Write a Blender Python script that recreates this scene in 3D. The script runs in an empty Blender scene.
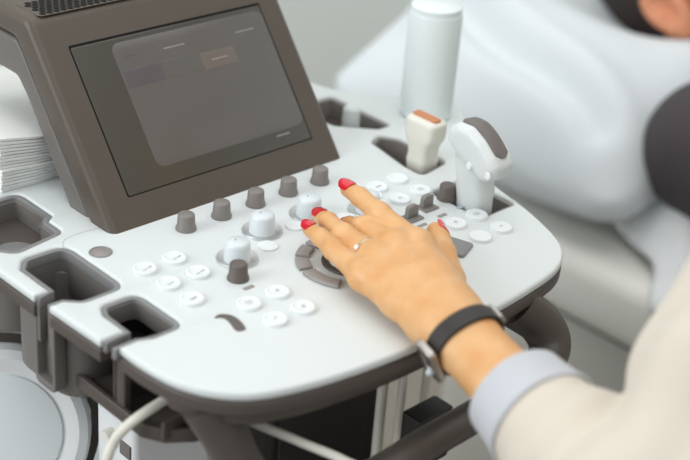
import bpy, bmesh, math, random
import numpy as np
from mathutils import Vector, Matrix
random.seed(7)
rng = np.random.default_rng(5)
SC = bpy.context.scene
COL = SC.collection
PI = math.pi
# ---------------------------------------------------------------- units: millimetres on the control panel
# x to the right of the panel, y towards its back, z up from the panel top (panel top is 0.90 m above the floor)
def W3(p):
    return Vector(((p[0]-600)/1000, (p[1]-600)/1000, p[2]/1000+0.9))
def V(*a): return np.array(a, float)

# ---------------------------------------------------------------- materials
def srgb(c):
    return tuple(((v/255)/12.92 if v/255 <= .04045 else ((v/255+.055)/1.055)**2.4) for v in c)
def mat(name, rgb, rough=.5, metal=0, spec=.5, coat=0, sss=0, bump=0, bscale=300, var=0, vscale=20, emit=0, trans=0, sheen=0, rgb2=None):
    m = bpy.data.materials.new(name); m.use_nodes = True
    nt = m.node_tree; b = nt.nodes['Principled BSDF']
    c = srgb(rgb)
    b.inputs['Base Color'].default_value = (*c, 1)
    b.inputs['Roughness'].default_value = rough
    b.inputs['Metallic'].default_value = metal
    b.inputs['Specular IOR Level'].default_value = spec
    b.inputs['Coat Weight'].default_value = coat
    b.inputs['Sheen Weight'].default_value = sheen
    b.inputs['Transmission Weight'].default_value = trans
    if sss:
        b.inputs['Subsurface Weight'].default_value = sss
        b.inputs['Subsurface Radius'].default_value = (1, .45, .25)
        b.inputs['Subsurface Scale'].default_value = .004
    if emit:
        b.inputs['Emission Color'].default_value = (*c, 1)
        b.inputs['Emission Strength'].default_value = emit
    if bump or var or rgb2:
        tc = nt.nodes.new('ShaderNodeTexCoord')
    if bump:
        n = nt.nodes.new('ShaderNodeTexNoise'); n.inputs['Scale'].default_value = bscale; n.inputs['Detail'].default_value = 4
        bp = nt.nodes.new('ShaderNodeBump'); bp.inputs['Strength'].default_value = bump; bp.inputs['Distance'].default_value = .0006
        nt.links.new(tc.outputs['Object'], n.inputs['Vector'])
        nt.links.new(n.outputs['Fac'], bp.inputs['Height']); nt.links.new(bp.outputs['Normal'], b.inputs['Normal'])
    if var or rgb2:
        n = nt.nodes.new('ShaderNodeTexNoise'); n.inputs['Scale'].default_value = vscale; n.inputs['Detail'].default_value = 3
        r = nt.nodes.new('ShaderNodeValToRGB')
        c2 = srgb(rgb2) if rgb2 else tuple(v*(1-var) for v in c)
        r.color_ramp.elements[0].position = .35; r.color_ramp.elements[1].position = .68
        r.color_ramp.elements[0].color = (*c2, 1); r.color_ramp.elements[1].color = (*c, 1)
        nt.links.new(tc.outputs['Object'], n.inputs['Vector'])
        nt.links.new(n.outputs['Fac'], r.inputs['Fac']); nt.links.new(r.outputs['Color'], b.inputs['Base Color'])
    return m
M = dict(
    white=mat('white_plastic', (216, 222, 222), .38, bump=.04, bscale=900),
    button=mat('button_plastic', (230, 235, 236), .34),
    cream=mat('cream_plastic', (226, 225, 214), .4),
    cap=mat('milky_cap_plastic', (214, 222, 225), .3),
    taupe=mat('taupe_plastic', (86, 77, 68), .42, bump=.12, bscale=1400, var=.06, vscale=30),
    taupe_lit=mat('taupe_plastic_lit', (108, 103, 98), .45, bump=.12, bscale=1400),  # lighter copy of taupe: side light and sheen put into the colour
    dark=mat('dark_trim_plastic', (82, 75, 70), .42),
    liner=mat('holder_plastic', (112, 108, 104), .5, bump=.1, bscale=1200),
    rim=mat('rim_rubber', (132, 132, 132), .5),
    deep=mat('black_and_recess_shade', (20, 18, 17), .7, spec=.2),  # near-black carrying the shade of voids and openings; also a black dial
    knob=mat('knob_rubber', (128, 123, 119), .45),
    knob2=mat('dark_knob_rubber', (98, 91, 86), .45),
    key=mat('key_plastic', (150, 144, 141), .4),
    key2=mat('ring_plastic', (76, 66, 58), .4),
    chrome=mat('brushed_metal', (214, 214, 214), .38, metal=1),
    steel=mat('steel', (186, 182, 176), .28, metal=1),
    gold=mat('pale_gold', (225, 205, 180), .2, metal=1),
    gem=mat('gemstone', (250, 250, 255), .05, spec=1, coat=1),
    mark=mat('printed_mark', (158, 160, 168), .5),
    darkmark=mat('dark_print', (70, 68, 72), .5),
    bluemark=mat('blue_print', (160, 176, 190), .4),
    glass=mat('screen_glass', (74, 70, 62), .22, spec=.6),
    ui=mat('lit_display', (94, 90, 86), .25, emit=.2, var=.12, vscale=14),
    ui2=mat('lit_display_tab', (88, 82, 82), .25, emit=.14),
    ui3=mat('lit_display_tan', (106, 96, 89), .25, emit=.16),
    uiline=mat('lit_display_line', (136, 132, 128), .3, emit=.12),
    lens=mat('transducer_lens', (196, 128, 84), .45),
    lens2=mat('dark_lens', (112, 106, 102), .5),
    skin=mat('skin', (222, 177, 126), .42, sss=.07, bump=.25, bscale=420, rgb2=(213, 158, 102), vscale=45),
    ear=mat('ear_skin', (222, 150, 112), .5, sss=.15, var=.12, vscale=40),
    skin2=mat('patient_skin', (196, 134, 92), .5, sss=.1, var=.1, vscale=20),
    nail=mat('red_polish', (214, 14, 40), .14, spec=.7, coat=.8),
    jacket=mat('beige_cloth', (208, 199, 185), .85, sheen=.2, bump=.3, bscale=700),
    cuff=mat('grey_blue_cloth', (190, 193, 198), .85, sheen=.2, bump=.3, bscale=700),
    leather=mat('black_leather', (44, 39, 36), .5, bump=.2, bscale=900),
    cloth=mat('white_linen', (242, 244, 246), .9, bump=.15, bscale=900),
    pillow=mat('white_pillowcase', (219, 225, 228), .9, bump=.15, bscale=900),
    bed=mat('bed_vinyl', (243, 242, 235), .5),
    bedframe=mat('bed_frame_paint', (222, 220, 213), .5),
    shirt=mat('dark_knit', (72, 66, 68), .9, bump=.4, bscale=300),
    trousers=mat('grey_cloth', (96, 98, 106), .9, bump=.3, bscale=300),
    hair=mat('dark_hair', (44, 32, 28), .6, bump=.6, bscale=400),
    paper=mat('paper', (248, 250, 247), .9, bump=.2, bscale=500),
    wall=mat('wall_paint', (243, 248, 245), .9, var=.02, vscale=3),
    floor=mat('floor_vinyl', (154, 145, 134), .5, var=.06, vscale=8),
    body=mat('cart_white', (226, 229, 230), .45),
    body2=mat('cart_pale_grey', (222, 228, 229), .5),
    black=mat('black_plastic', (34, 31, 29), .45),
    cable=mat('cable_sleeve', (222, 219, 208), .5),
    bottle=mat('bottle_plastic', (230, 239, 239), .4),
)

# ---------------------------------------------------------------- mesh helpers (verts in panel mm)
def finish(me, smooth=True, angle=40):
    for p in me.polygons: p.use_smooth = smooth
    if smooth and angle: me.set_sharp_from_angle(angle=math.radians(angle))
def link(name, me, m, parent=None, origin=None):
    """mesh whose verts are in panel mm -> object with its own origin (panel mm)"""
    o = bpy.data.objects.new(name, me); COL.objects.link(o)
    if origin is None:
        n = len(me.vertices); co = np.empty(n*3); me.vertices.foreach_get('co', co); co = co.reshape(-1, 3)
        origin = ((co[:, 0].min()+co[:, 0].max())/2, (co[:, 1].min()+co[:, 1].max())/2, co[:, 2].min())
    me.transform(Matrix.Translation(-Vector(origin))); me.transform(Matrix.Scale(.001, 4))
    place(o, origin, parent)
    if m: me.materials.append(M[m])
    return o
def place(o, origin, parent=None):
    w = W3(origin)
    if parent is not None:
        o.parent = parent; o.location = w - wloc(parent)
    else: o.location = w
def wloc(o):
    v = Vector(o.location)
    while o.parent is not None:
        o = o.parent; v += Vector(o.location)
    return v
def from_data(name, vs, fs, m, parent=None, origin=None, angle=40, fix=True):
    me = bpy.data.meshes.new(name); me.from_pydata([tuple(map(float, v)) for v in vs], [], [tuple(int(i) for i in f) for f in fs]); me.update()
    if fix:
        bm = bmesh.new(); bm.from_mesh(me); bmesh.ops.recalc_face_normals(bm, faces=bm.faces); bm.to_mesh(me); bm.free()
    finish(me, True, angle)
    return link(name, me, m, parent, origin)
def from_bm(name, bm, m, parent=None, origin=None, angle=40):
    bmesh.ops.recalc_face_normals(bm, faces=bm.faces)
    me = bpy.data.meshes.new(name); bm.to_mesh(me); bm.free(); finish(me, True, angle)
    return link(name, me, m, parent, origin)
def thing(name, label, cat, at, group=None):
    o = bpy.data.objects.new(name, None); COL.objects.link(o); o.empty_display_size = .02
    o.location = W3(at); tag(o, label, cat, group); return o
def tag(o, label, cat, group=None):
    o['label'] = label; o['category'] = cat
    if group: o['group'] = group
    return o
def copy_obj(o, origin, parent=None, name=None):
    c = o.copy(); COL.objects.link(c)
    c.parent = None; place(c, origin, parent); return c
def struct(o): o['kind'] = 'structure'; return o

def lathe_data(prof, segs=40, c=(0, 0, 0), closed=False, sx=1, sy=1):
    vs, fs, n = [], [], len(prof)
    for i in range(segs):
        a = 2*PI*i/segs
        for r, z in prof: vs.append((c[0]+r*math.cos(a)*sx, c[1]+r*math.sin(a)*sy, c[2]+z))
    for i in range(segs):
        j = (i+1) % segs
        for k in range(n-1 if not closed else n):
            l = (k+1) % n
            fs.append((i*n+k, j*n+k, j*n+l, i*n+l))
    return vs, fs
def lathe(name, prof, m, parent=None, c=(0, 0, 0), segs=40, closed=False, angle=40, sx=1, sy=1, origin=None, R=None):
    vs, fs = lathe_data(prof, segs, (0, 0, 0), closed, sx, sy)
    if R is not None: vs = [tuple(R @ np.array(v)) for v in vs]
    vs = [(v[0]+c[0], v[1]+c[1], v[2]+c[2]) for v in vs]
    bm = bmesh.new(); bv = [bm.verts.new(v) for v in vs]
    for f in fs: bm.faces.new([bv[i] for i in f])
    bmesh.ops.remove_doubles(bm, verts=bm.verts, dist=.0005)
    return from_bm(name, bm, m, parent, origin if origin is not None else c, angle)
def frame_from(zdir, xhint=(1, 0, 0)):
    z = np.array(zdir, float); z /= np.linalg.norm(z); x = np.array(xhint, float); x -= z*(x@z); x /= np.linalg.norm(x)
    return np.array([x, np.cross(z, x), z]).T
def slab(name, outline, z0, z1, m, parent=None, holes=(), bevel=1.5, res=3, R=None, c=None, origin=None, angle=35):
    """outline (2-D mm) extruded z0..z1 with rounded edges; R,c place the local frame"""
    cu = bpy.data.curves.new(name, 'CURVE'); cu.dimensions = '2D'; cu.fill_mode = 'BOTH'
    for pts in [outline, *holes]:
        s = cu.splines.new('POLY'); s.points.add(len(pts)-1)
        for p, q in zip(s.points, pts): p.co = (q[0], q[1], 0, 1)
        s.use_cyclic_u = True
    cu.bevel_depth = bevel; cu.bevel_resolution = res; cu.offset = -bevel; cu.extrude = max((z1-z0)/2-bevel, .01)
    o = bpy.data.objects.new('tmp', cu); COL.objects.link(o)
    me = bpy.data.meshes.new_from_object(o.evaluated_get(bpy.context.evaluated_depsgraph_get()))
    bpy.data.objects.remove(o); bpy.data.curves.remove(cu)
    me.materials.clear()
    me.transform(Matrix.Translation((0, 0, (z0+z1)/2)))
    bm = bmesh.new(); bm.from_mesh(me); bmesh.ops.remove_doubles(bm, verts=bm.verts, dist=.002)
    if R is not None:
        mm = Matrix([list(r) for r in R]).to_4x4()
        bmesh.ops.transform(bm, matrix=mm, verts=bm.verts)
    if c is not None: bmesh.ops.translate(bm, vec=Vector(c), verts=bm.verts)
    return from_bm(name, bm, m, parent, origin, angle)
def rrect(x0, x1, y0, y1, r, n=6):
    p = []
    for cx, cy, a0 in ((x1-r, y1-r, 0), (x0+r, y1-r, 90), (x0+r, y0+r, 180), (x1-r, y0+r, 270)):
        for k in range(n+1):
            a = math.radians(a0+90*k/n); p.append((cx+r*math.cos(a), cy+r*math.sin(a)))
    return p
def circle(cx, cy, r, n=32): return [(cx+r*math.cos(2*PI*k/n), cy+r*math.sin(2*PI*k/n)) for k in range(n)]
def round_poly(pts, rad, n=6):
    """round the corners of a polygon; rad a number or a list"""
    out = []; N = len(pts)
    for i in range(N):
        p0, p, p1 = V(*pts[i-1]), V(*pts[i]), V(*pts[(i+1) % N]); r = rad[i] if isinstance(rad, (list, tuple)) else rad
        if r <= 0: out.append(tuple(p)); continue
        a, b = p0-p, p1-p; la, lb = np.linalg.norm(a), np.linalg.norm(b); a /= la; b /= lb
        ang = math.acos(max(-1, min(1, a@b))); t = min(r/math.tan(ang/2), la*.49, lb*.49)
        s, e = p+a*t, p+b*t
        for k in range(n+1):
            u = k/n; out.append(tuple((1-u)**2*s+2*u*(1-u)*p+u*u*e))
    return out
def rbox(name, x0, x1, y0, y1, z0, z1, m, parent=None, r=3, bevel=1.5, origin=None):
    return slab(name, rrect(x0, x1, y0, y1, r), z0, z1, m, parent, bevel=bevel, origin=origin)
def catmull(pts, n=8):
    P = [V(*p) for p in pts]; P = [2*P[0]-P[1]]+P+[2*P[-1]-P[-2]]; out = []
    for i in range(1, len(P)-2):
        for k in range(n):
            t = k/n
            out.append(.5*((2*P[i])+(-P[i-1]+P[i+1])*t+(2*P[i-1]-5*P[i]+4*P[i+1]-P[i+2])*t*t+(-P[i-1]+3*P[i]-3*P[i+1]+P[i+2])*t**3))
    out.append(P[-2]); return out
def tube(name, pts, r, m, parent=None, segs=14, n=8, flat=1.0, up=(0, 0, 1), origin=None, cap=True):
    """swept round (or flattened) bar; r a number or one radius per control point"""
    if isinstance(r, (int, float)): r = [r]*len(pts)
    q = catmull([(*p, rr) for p, rr in zip(pts, r)], n)
    P = [a[:3] for a in q]; Rr = [a[3] for a in q]
    vs, fs = [], []; N = len(P); nrm = None
    for i in range(N):
        t = P[min(i+1, N-1)]-P[max(i-1, 0)]; t /= np.linalg.norm(t)
        u = V(*up) if nrm is None else nrm
        if abs(u@t) > .95: u = V(1, 0, 0)
        u = u-t*(u@t); u /= np.linalg.norm(u); nrm = u; w = np.cross(t, u)
        for k in range(segs):
            a = 2*PI*k/segs; vs.append(P[i]+Rr[i]*(math.cos(a)*w+flat*math.sin(a)*u))
    for i in range(N-1):
        for k in range(segs):
            l = (k+1) % segs; fs.append((i*segs+k, i*segs+l, (i+1)*segs+l, (i+1)*segs+k))
    if cap: fs.append(tuple(range(segs))[::-1]); fs.append(tuple((N-1)*segs+k for k in range(segs)))
    return from_data(name, vs, fs, m, parent, origin, 60)

# ---------------------------------------------------------------- distance-field modelling (for soft, continuous shapes)
def cone(P, a, b, r1, r2):
    a, b = V(*a), V(*b); ba = b-a; t = np.clip(((P-a)@ba)/(ba@ba), 0, 1)
    return np.linalg.norm(P-a-t[..., None]*ba, axis=-1)-(r1+(r2-r1)*t)
def ell(P, c, r, R=None):
    q = P-V(*c)
    if R is not None: q = q@R
    r = V(*r); k0 = np.linalg.norm(q/r, axis=-1); k1 = np.linalg.norm(q/r**2, axis=-1)
    return k0*(k0-1)/np.maximum(k1, 1e-9)
def rboxd(P, c, h, r, R=None):
    q = P-V(*c)
    if R is not None: q = q@R
    q = np.abs(q)-(V(*h)-r)
    return np.linalg.norm(np.maximum(q, 0), axis=-1)+np.minimum(q.max(-1), 0)-r
def smin(a, b, k):
    h = np.maximum(k-np.abs(a-b), 0)/k
    return np.minimum(a, b)-h*h*k*.25
def smax(a, b, k): return -smin(-a, -b, k)
def chain(P, pts, k=2):
    d = None
    for (a, ra), (b, rb) in zip(pts[:-1], pts[1:]):
        c = cone(P, a, b, ra, rb); d = c if d is None else smin(d, c, k)
    return d
def surface_nets(fn, lo, hi, h):
    lo = V(*lo); n = np.ceil((V(*hi)-lo)/h).astype(int)+1
    g = np.stack(np.meshgrid(*[lo[i]+h*np.arange(n[i]) for i in range(3)], indexing='ij'), -1)
    F = fn(g.reshape(-1, 3)).reshape(n)
    ins = F < 0
    acc = np.zeros((*(n-1), 3)); cnt = np.zeros(n-1)
    base = np.stack(np.meshgrid(*[np.arange(k-1) for k in n], indexing='ij'), -1).astype(float)
    for ax in range(3):
        o = [i for i in range(3) if i != ax]
        for d1 in (0, 1):
            for d2 in (0, 1):
                s0 = [slice(0, k-1) for k in n]; s0[o[0]] = slice(d1, n[o[0]]-1+d1); s0[o[1]] = slice(d2, n[o[1]]-1+d2)
                s1 = list(s0); s1[ax] = slice(1, n[ax])
                f0, f1 = F[tuple(s0)], F[tuple(s1)]; x = (f0 < 0) != (f1 < 0)
                t = np.where(x, f0/np.where(x, f0-f1, 1), 0)
                off = np.zeros((*(n-1), 3)); off[..., ax] = t; off[..., o[0]] = d1; off[..., o[1]] = d2
                acc += np.where(x[..., None], off, 0); cnt += x
    act = cnt > 0; idx = -np.ones(n-1, int); idx[act] = np.arange(act.sum())
    vs = lo+h*(base[act]+acc[act]/cnt[act][:, None])
    quads = []
    for ax in range(3):
        o = [(ax+1) % 3, (ax+2) % 3]
        s0 = [slice(1, k-1) for k in n]; s0[ax] = slice(0, n[ax]-1); s1 = list(s0); s1[ax] = slice(1, n[ax])
        a, b = ins[tuple(s0)], ins[tuple(s1)]
        for flip in (False, True):
            p = np.argwhere((a & ~b) if not flip else (~a & b))
            if not len(p): continue
            p = p+np.array([0 if i == ax else 1 for i in range(3)])
            e0 = np.eye(3, dtype=int)[o[0]]; e1 = np.eye(3, dtype=int)[o[1]]
            q = [idx[tuple((p-d).T)] for d in (0*e0, e0, e0+e1, e1)]
            q = np.stack(q if not flip else q[::-1], 1); quads.append(q)
    quads = np.concatenate(quads); quads = quads[(quads >= 0).all(1)]
    return vs, quads
def sdf_obj(name, fn, lo, hi, h, m, parent=None, smooth=2, origin=None):
    vs, q = surface_nets(fn, lo, hi, h)
    me = bpy.data.meshes.new(name); me.from_pydata(vs.tolist(), [], q.tolist()); me.update()
    bm = bmesh.new(); bm.from_mesh(me)
    for _ in range(smooth): bmesh.ops.smooth_vert(bm, verts=bm.verts, factor=.5, use_axis_x=True, use_axis_y=True, use_axis_z=True)
    bm.to_mesh(me); bm.free(); finish(me, True, 0)
    return link(name, me, m, parent, origin)
def wav(P, seed, scale, n=6):
    """cheap smooth noise: sum of randomly oriented sines, about -1..1"""
    r = np.random.default_rng(seed); o = 0
    for _ in range(n):
        d = r.normal(size=3); d /= np.linalg.norm(d); o = o+np.sin((P@d)/scale*r.uniform(.6, 1.6)+r.uniform(0, 6.28))
    return o/n

# ================================================================ THE ULTRASOUND MACHINE
mach = thing('ultrasound_machine', 'white and taupe medical ultrasound console with tilted screen and button panel under the hand', 'ultrasound machine', (620, 720, -900))

# ---- control panel (one moulded white top with the holder bays cut into it)
cup_a = round_poly([(473, 785), (473, 741), (466, 736), (466, 716), (424, 709), (414, 722), (414, 785)], [9, 3, 3, 9, 9, 9, 9])
bay1 = [(415, 657), (415, 690)]+round_poly([(415, 690), (424, 702), (457, 702), (457, 632), (424, 632), (415, 641)], [0, 10, 12, 12, 10, 0])[1:-1]+[(415, 641)]
bay2 = [(425, 590), (425, 612)]+round_poly([(425, 612), (430, 623), (458, 623), (458, 573), (434, 573), (425, 577)], [0, 8, 10, 10, 8, 0])[1:-1]+[(425, 577)]
front = [tuple(p) for p in catmull([(412, 577), (412, 556), (416, 530), (427, 508), (446, 491), (478, 480), (520, 473), (565, 470), (628, 470), (669, 473), (705, 479), (728, 492), (743, 513), (757, 548), (767, 585), (780, 622), (800, 655), (838, 682), (858, 708), (850, 740), (822, 766), (796, 800), (785, 860), (770, 960)], 5)]
outline = [(400, 1010), (402, 800), (404, 657)]+bay1+[(405, 641), (407, 590)]+bay2+front+[(760, 1010)]
hole_probe = round_poly([(761, 708), (745, 702), (735, 655), (734, 634), (770, 640), (770, 694)], [6, 10, 12, 6, 10, 8])
hole_right = round_poly([(718, 612), (718, 560), (758, 560), (758, 612)], [6, 6, 6, 6])
hole_far = round_poly([(742, 790), (742, 742), (768, 716), (784, 716), (784, 790)], [6, 10, 6, 6, 6])
panel = slab('control_panel', outline, -6.5, 0, 'white', mach, holes=[cup_a, hole_probe, hole_right, hole_far], bevel=2.4, res=4)
def inset_line(pts, d):
    """move a closed outline inwards by d (simple vertex-normal inset)"""
    P = np.array(pts); nx = np.roll(P, -1, 0)-np.roll(P, 1, 0); nx /= np.linalg.norm(nx, axis=1)[:, None]+1e-9
    nrm = np.stack([-nx[:, 1], nx[:, 0]], 1)
    A = .5*np.sum(P[:, 0]*np.roll(P[:, 1], -1)-np.roll(P[:, 0], -1)*P[:, 1])
    return [tuple(p) for p in P+nrm*d*(1 if A > 0 else -1)]
trim_a = slab('panel_trim', outline, -17, -6.7, 'dark', mach, holes=[cup_a, hole_probe, hole_right, hole_far], bevel=2, res=2)
under_outline = [(414, 1000), (416, 800), (420, 700), (480, 700), (480, 560)]+[tuple(p) for p in inset_line(front, 7)[8:]]+[(750, 1000)]
under = slab('underside_pan', under_outline, -30, -17.2, 'dark', mach, holes=[hole_probe, hole_right], bevel=5, res=3)

# ---- cup holders moulded under the left edge
Rx_ = np.array([V(0, 1, 0), V(0, 0, 1), V(1, 0, 0)]).T
def cup_wall(name, path, z0, z1, m, t=3.2):
    """open bay: wall that follows the bay path (list of points, both ends open at the slot)"""
    P = np.array(path, float); n = len(P); d = np.zeros_like(P)
    d[1:-1] = P[2:]-P[:-2]; d[0] = P[1]-P[0]; d[-1] = P[-1]-P[-2]; d /= np.linalg.norm(d, axis=1)[:, None]
    nr = np.stack([d[:, 1], -d[:, 0]], 1)      # right-hand side
    q = [tuple(p) for p in P]+[tuple(p) for p in (P+nr*t)[::-1]]
    return slab(name, q, z0, z1, m, mach, bevel=.7, res=2)
def bay_path(bay, slot_x, y0, y1): return [(slot_x, y0)]+bay+[(slot_x, y1)]
b1 = bay_path(bay1, 406, 657, 641); b2 = bay_path(bay2, 409, 590, 577)
rim1 = cup_wall('holder_rim', b1, -9, -1.2, 'rim', 3.6)
rim2 = cup_wall('holder_rim', b2, -9, -1.2, 'rim', 3.6)
def shift_path(bay, t):
    P = np.array(bay, float); d = np.zeros_like(P); d[1:-1] = P[2:]-P[:-2]; d[0] = P[1]-P[0]; d[-1] = P[-1]-P[-2]; d /= np.linalg.norm(d, axis=1)[:, None]
    return [tuple(p) for p in P+np.stack([d[:, 1], -d[:, 0]], 1)*t]
cup1 = cup_wall('cup_holder', [(406, 657.6)]+shift_path(bay1, -.6)+[(406, 640.4)], -34, -3.5, 'liner', 4)
slab('holder_tube', rrect(413, 461, 628, 704, 21), -72, -17.2, 'liner', cup1, holes=[rrect(417, 457, 632, 700, 17)], bevel=1.5)
rbox('holder_floor', 416, 458, 631, 701, -71, -67, 'liner', cup1, r=18)
ch_ = slab('cable_channel', round_poly([(637.5, -7), (637.5, -66), (660.5, -66), (660.5, -7), (657.3, -7), (657.3, -61), (640.7, -61), (640.7, -7)], [0, 6, 6, 0, 0, 3, 3, 0]), 405.2, 414, 'liner', cup1, bevel=.9, R=Rx_)
rbox('channel_back', 412, 416, 640, 658, -63, -17, 'liner', cup1, r=1, bevel=.5)
cup2 = cup_wall('cup_holder', [(415, 590)]+bay2+[(415, 577)], -16.5, -3.5, 'liner', 4)
rbox('holder_floor', 424, 460, 571, 625, -30, -26, 'deep', cup2, r=9)  # floor and wall blackened to hold the shade of the void here
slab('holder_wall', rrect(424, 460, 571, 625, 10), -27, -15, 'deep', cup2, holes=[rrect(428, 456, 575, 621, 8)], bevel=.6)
def inner(poly, d): return inset_line(poly, d)
rimA = slab('holder_rim', cup_a, -9, -1.0, 'rim', mach, holes=[inner(cup_a, 4)], bevel=.8, res=2)
cupA = slab('cup_holder', inner(cup_a, .5), -30, -3.5, 'liner', mach, holes=[inner(cup_a, 5.5)], bevel=.8, res=2)
slab('holder_tube', rrect(413, 474, 706, 788, 24), -62, -18, 'liner', cupA, holes=[rrect(417, 470, 710, 784, 20)], bevel=1.5)
rbox('holder_floor', 416, 471, 709, 785, -61, -57, 'liner', cupA, r=20)
lathe('holder_divider', [(0, 0), (15, 0), (18, -2), (18, -14), (0, -14)], 'rim', cupA, (437, 732, -14), 36)
for nm, poly, dz in (('probe_holder', hole_probe, -60), ('probe_holder', hole_right, -60), ('probe_holder', hole_far, -60)):
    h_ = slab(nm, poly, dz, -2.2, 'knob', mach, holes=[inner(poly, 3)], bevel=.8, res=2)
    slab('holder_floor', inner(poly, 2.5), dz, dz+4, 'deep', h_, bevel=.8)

# ---- cable tray bracket under the front left corner
tray = slab('cable_tray', [(420, 640), (420, 565), (428, 552), (442, 543), (476, 543), (476, 640)], -62, -58, 'dark', mach, bevel=1.5)
slab('tray_wall', [(474, 640), (474, 545), (478, 545), (478, 640)], -59, -17, 'deep', tray, bevel=.5)  # black stands in for the shade at the back of the tray
rbox('tray_post', 421, 427, 585, 594, -59, -17, 'dark', tray, r=1.5, bevel=1)
rbox('tray_post', 424, 446, 549, 552, -59, -46, 'dark', tray, r=1.5, bevel=1)
rbox('tray_post', 422, 474, 596, 598.5, -59, -17, 'dark', tray, r=1, bevel=.8)
slab('tray_lip', [(419, 636), (419, 565), (427, 551), (442, 541), (462, 539), (462, 543), (444, 545), (430, 554), (423, 567), (423, 636)], -63, -53, 'dark', tray, bevel=1)
rbox('cable_socket', 442, 462, 553, 570, -48, -29, 'cream', mach, r=3, bevel=2)

# ---- knobs
def knob_at(c, m, s=1.0):
    k = lathe('knob', [(0, 12.0), (4.7, 12.0), (5.5, 11.6), (5.9, 10.8), (6.4, 3.4), (7.1, 2.1), (7.4, .9), (7.4, 0)], m, mach, c, 36)
    return k
kn = knob_at((535, 671, 0), 'knob')
for x in (566.5, 598, 629.5, 661): copy_obj(kn, (x, 671, 0), mach)
kd = knob_at((520, 597, 0), 'knob2'); copy_obj(kd, (720, 596, 0), mach)
# ---- milky dials standing in metal dishes
def dial(c):
    d = lathe('dial_dish', [(0, .2), (9.2, .2), (10, .4), (13.6, 1.7), (14.2, 1.7), (14.4, 1.2), (14.4, 0)], 'chrome', mach, c, 48)
    k = lathe('dial_cap', [(0, 14.5), (5.6, 14.6), (6.2, 14.3), (7.0, 14.1), (8.0, 13.2), (8.5, 11.4), (9.0, 4), (9.2, .3), (8.6, .25)], 'cap', d, c, 40)
    lathe('dial_mark', [(0, 14.8), (.45, 14.8), (.45, 14.4)], 'darkmark', k, (c[0]-1, c[1]+1.5, c[2]), 8)
    return d
d0 = dial((536, 617, 0))
for x, y in ((575, 637), (619, 637), (658, 617)):
    d = copy_obj(d0, (x, y, 0), mach)
    for ch in list(d0.children):
        e = ch.copy(); COL.objects.link(e); e.parent = d; e.location = ch.location.copy()
        for g in ch.children:
            q = g.copy(); COL.objects.link(q); q.parent = e; q.location = g.location.copy()
# ---- white push buttons with printed symbols
def strokes(name, polys, w, z, m, parent, c):
    bm = bmesh.new()
    for p in polys:
        for a, b in zip(p[:-1], p[1:]):
            a, b = V(*a), V(*b); t = (b-a)/np.linalg.norm(b-a); n = V(-t[1], t[0])*w/2
            q = [a-n, b-n, b+n, a+n]
            lo = [bm.verts.new((c[0]+v[0], c[1]+v[1], z-.15)) for v in q]; hi = [bm.verts.new((c[0]+v[0], c[1]+v[1], z+.08)) for v in q]
            bm.faces.new(hi); bm.faces.new(lo[::-1])
            for i in range(4): bm.faces.new((lo[i], lo[(i+1) % 4], hi[(i+1) % 4], hi[i]))
    return from_bm(name, bm, m, parent, (c[0], c[1], z), 30)
btn = lathe('button', [(0, 2.3), (5.2, 2.3), (5.9, 2.35), (6.4, 2.7), (7.3, 2.75), (8.0, 2.3), (8.25, 1.4), (8.3, -.2)], 'button', mach, (478, 641.2, 0), 40)
moat = lathe('button_collar', [(8.3, .05), (9.0, .35), (9.3, .3), (9.5, 0)], 'white', btn, (478, 641.2, 0), 40)
def button(x, y, sym, first=False):
    if first: b = btn
    else:
        b = copy_obj(btn, (x, y, 0), mach); q = moat.copy(); COL.objects.link(q); q.parent = b; q.location = moat.location.copy()
    if sym: strokes('button_symbol', SYM[sym][0], SYM[sym][1]*.8, 2.35, SYM[sym][2], b, (x, y))
SYM = dict(
    word=([[(-3.4, -2.2), (-2.2, -2.6), (-1, -2.4), (.5, -1.9), (2.5, -1.7), (4.2, -1.2)], [(2.2, -1.2), (4.3, -.8)]], .7, 'mark'),
    word2=([[(-3, -2.2), (-1, -2.4), (1.2, -1.9), (3, -1.5)]], .8, 'mark'),
    blob=([[(-2.6, -1.6), (0, -1.9), (2.8, -1.2)], [(-2, -1), (1, -1.1), (3, -.5)]], .8, 'mark'),
    square=([[(-2, -1.6), (2, -1.6), (2, 1.6), (-2, 1.6), (-2, -1.6)], [(-.8, 0), (1.2, 0)]], .5, 'mark'),
    person=([[(-2, 0), (2, .4)], [(0, -2), (0, 2.2)], [(0, 0), (1.6, 2)]], .5, 'mark'),
    bars=([[(-1.6, -1.2), (1.6, -1.2)], [(-1.6, 0), (1.6, 0)], [(-.6, 1.1), (1.6, 1.1)]], .5, 'mark'),
    arrow=([[(-1.6, -.8), (1.2, .8)], [(1.2, .8), (-.2, 1)], [(1.2, .8), (.9, -.6)]], .5, 'mark'))
for i, (x, y, s) in enumerate([(481, 644, 'word'), (505, 644, 'word'), (482, 620, 'word2'), (506, 620, 'word'), (482, 596, 'blob'),
        (507, 570, 'square'), (531, 570, 'person'), (508, 546, 'arrow'), (531.5, 546, 'bars'),
        (692, 641, 'blob'), (715, 642, None), (692, 617, 'bars'), (715, 618, 'square'),
        (697, 566, 'person'), (719.5, 566, 'square'), (696.5, 542, None), (719.5, 542.5, 'arrow')]):
    button(x-3, y-2.8, s, i == 0)
pill = lathe('flat_button', [(0, 1.5), (6, 1.5), (6.8, 1.3), (7.1, .8), (7.1, 0)], 'button', mach, (564, 618, 0), 36)
for x, y in ((599, 629), (637, 617), (678, 631)): copy_obj(pill, (x, y, 0), mach)
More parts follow.
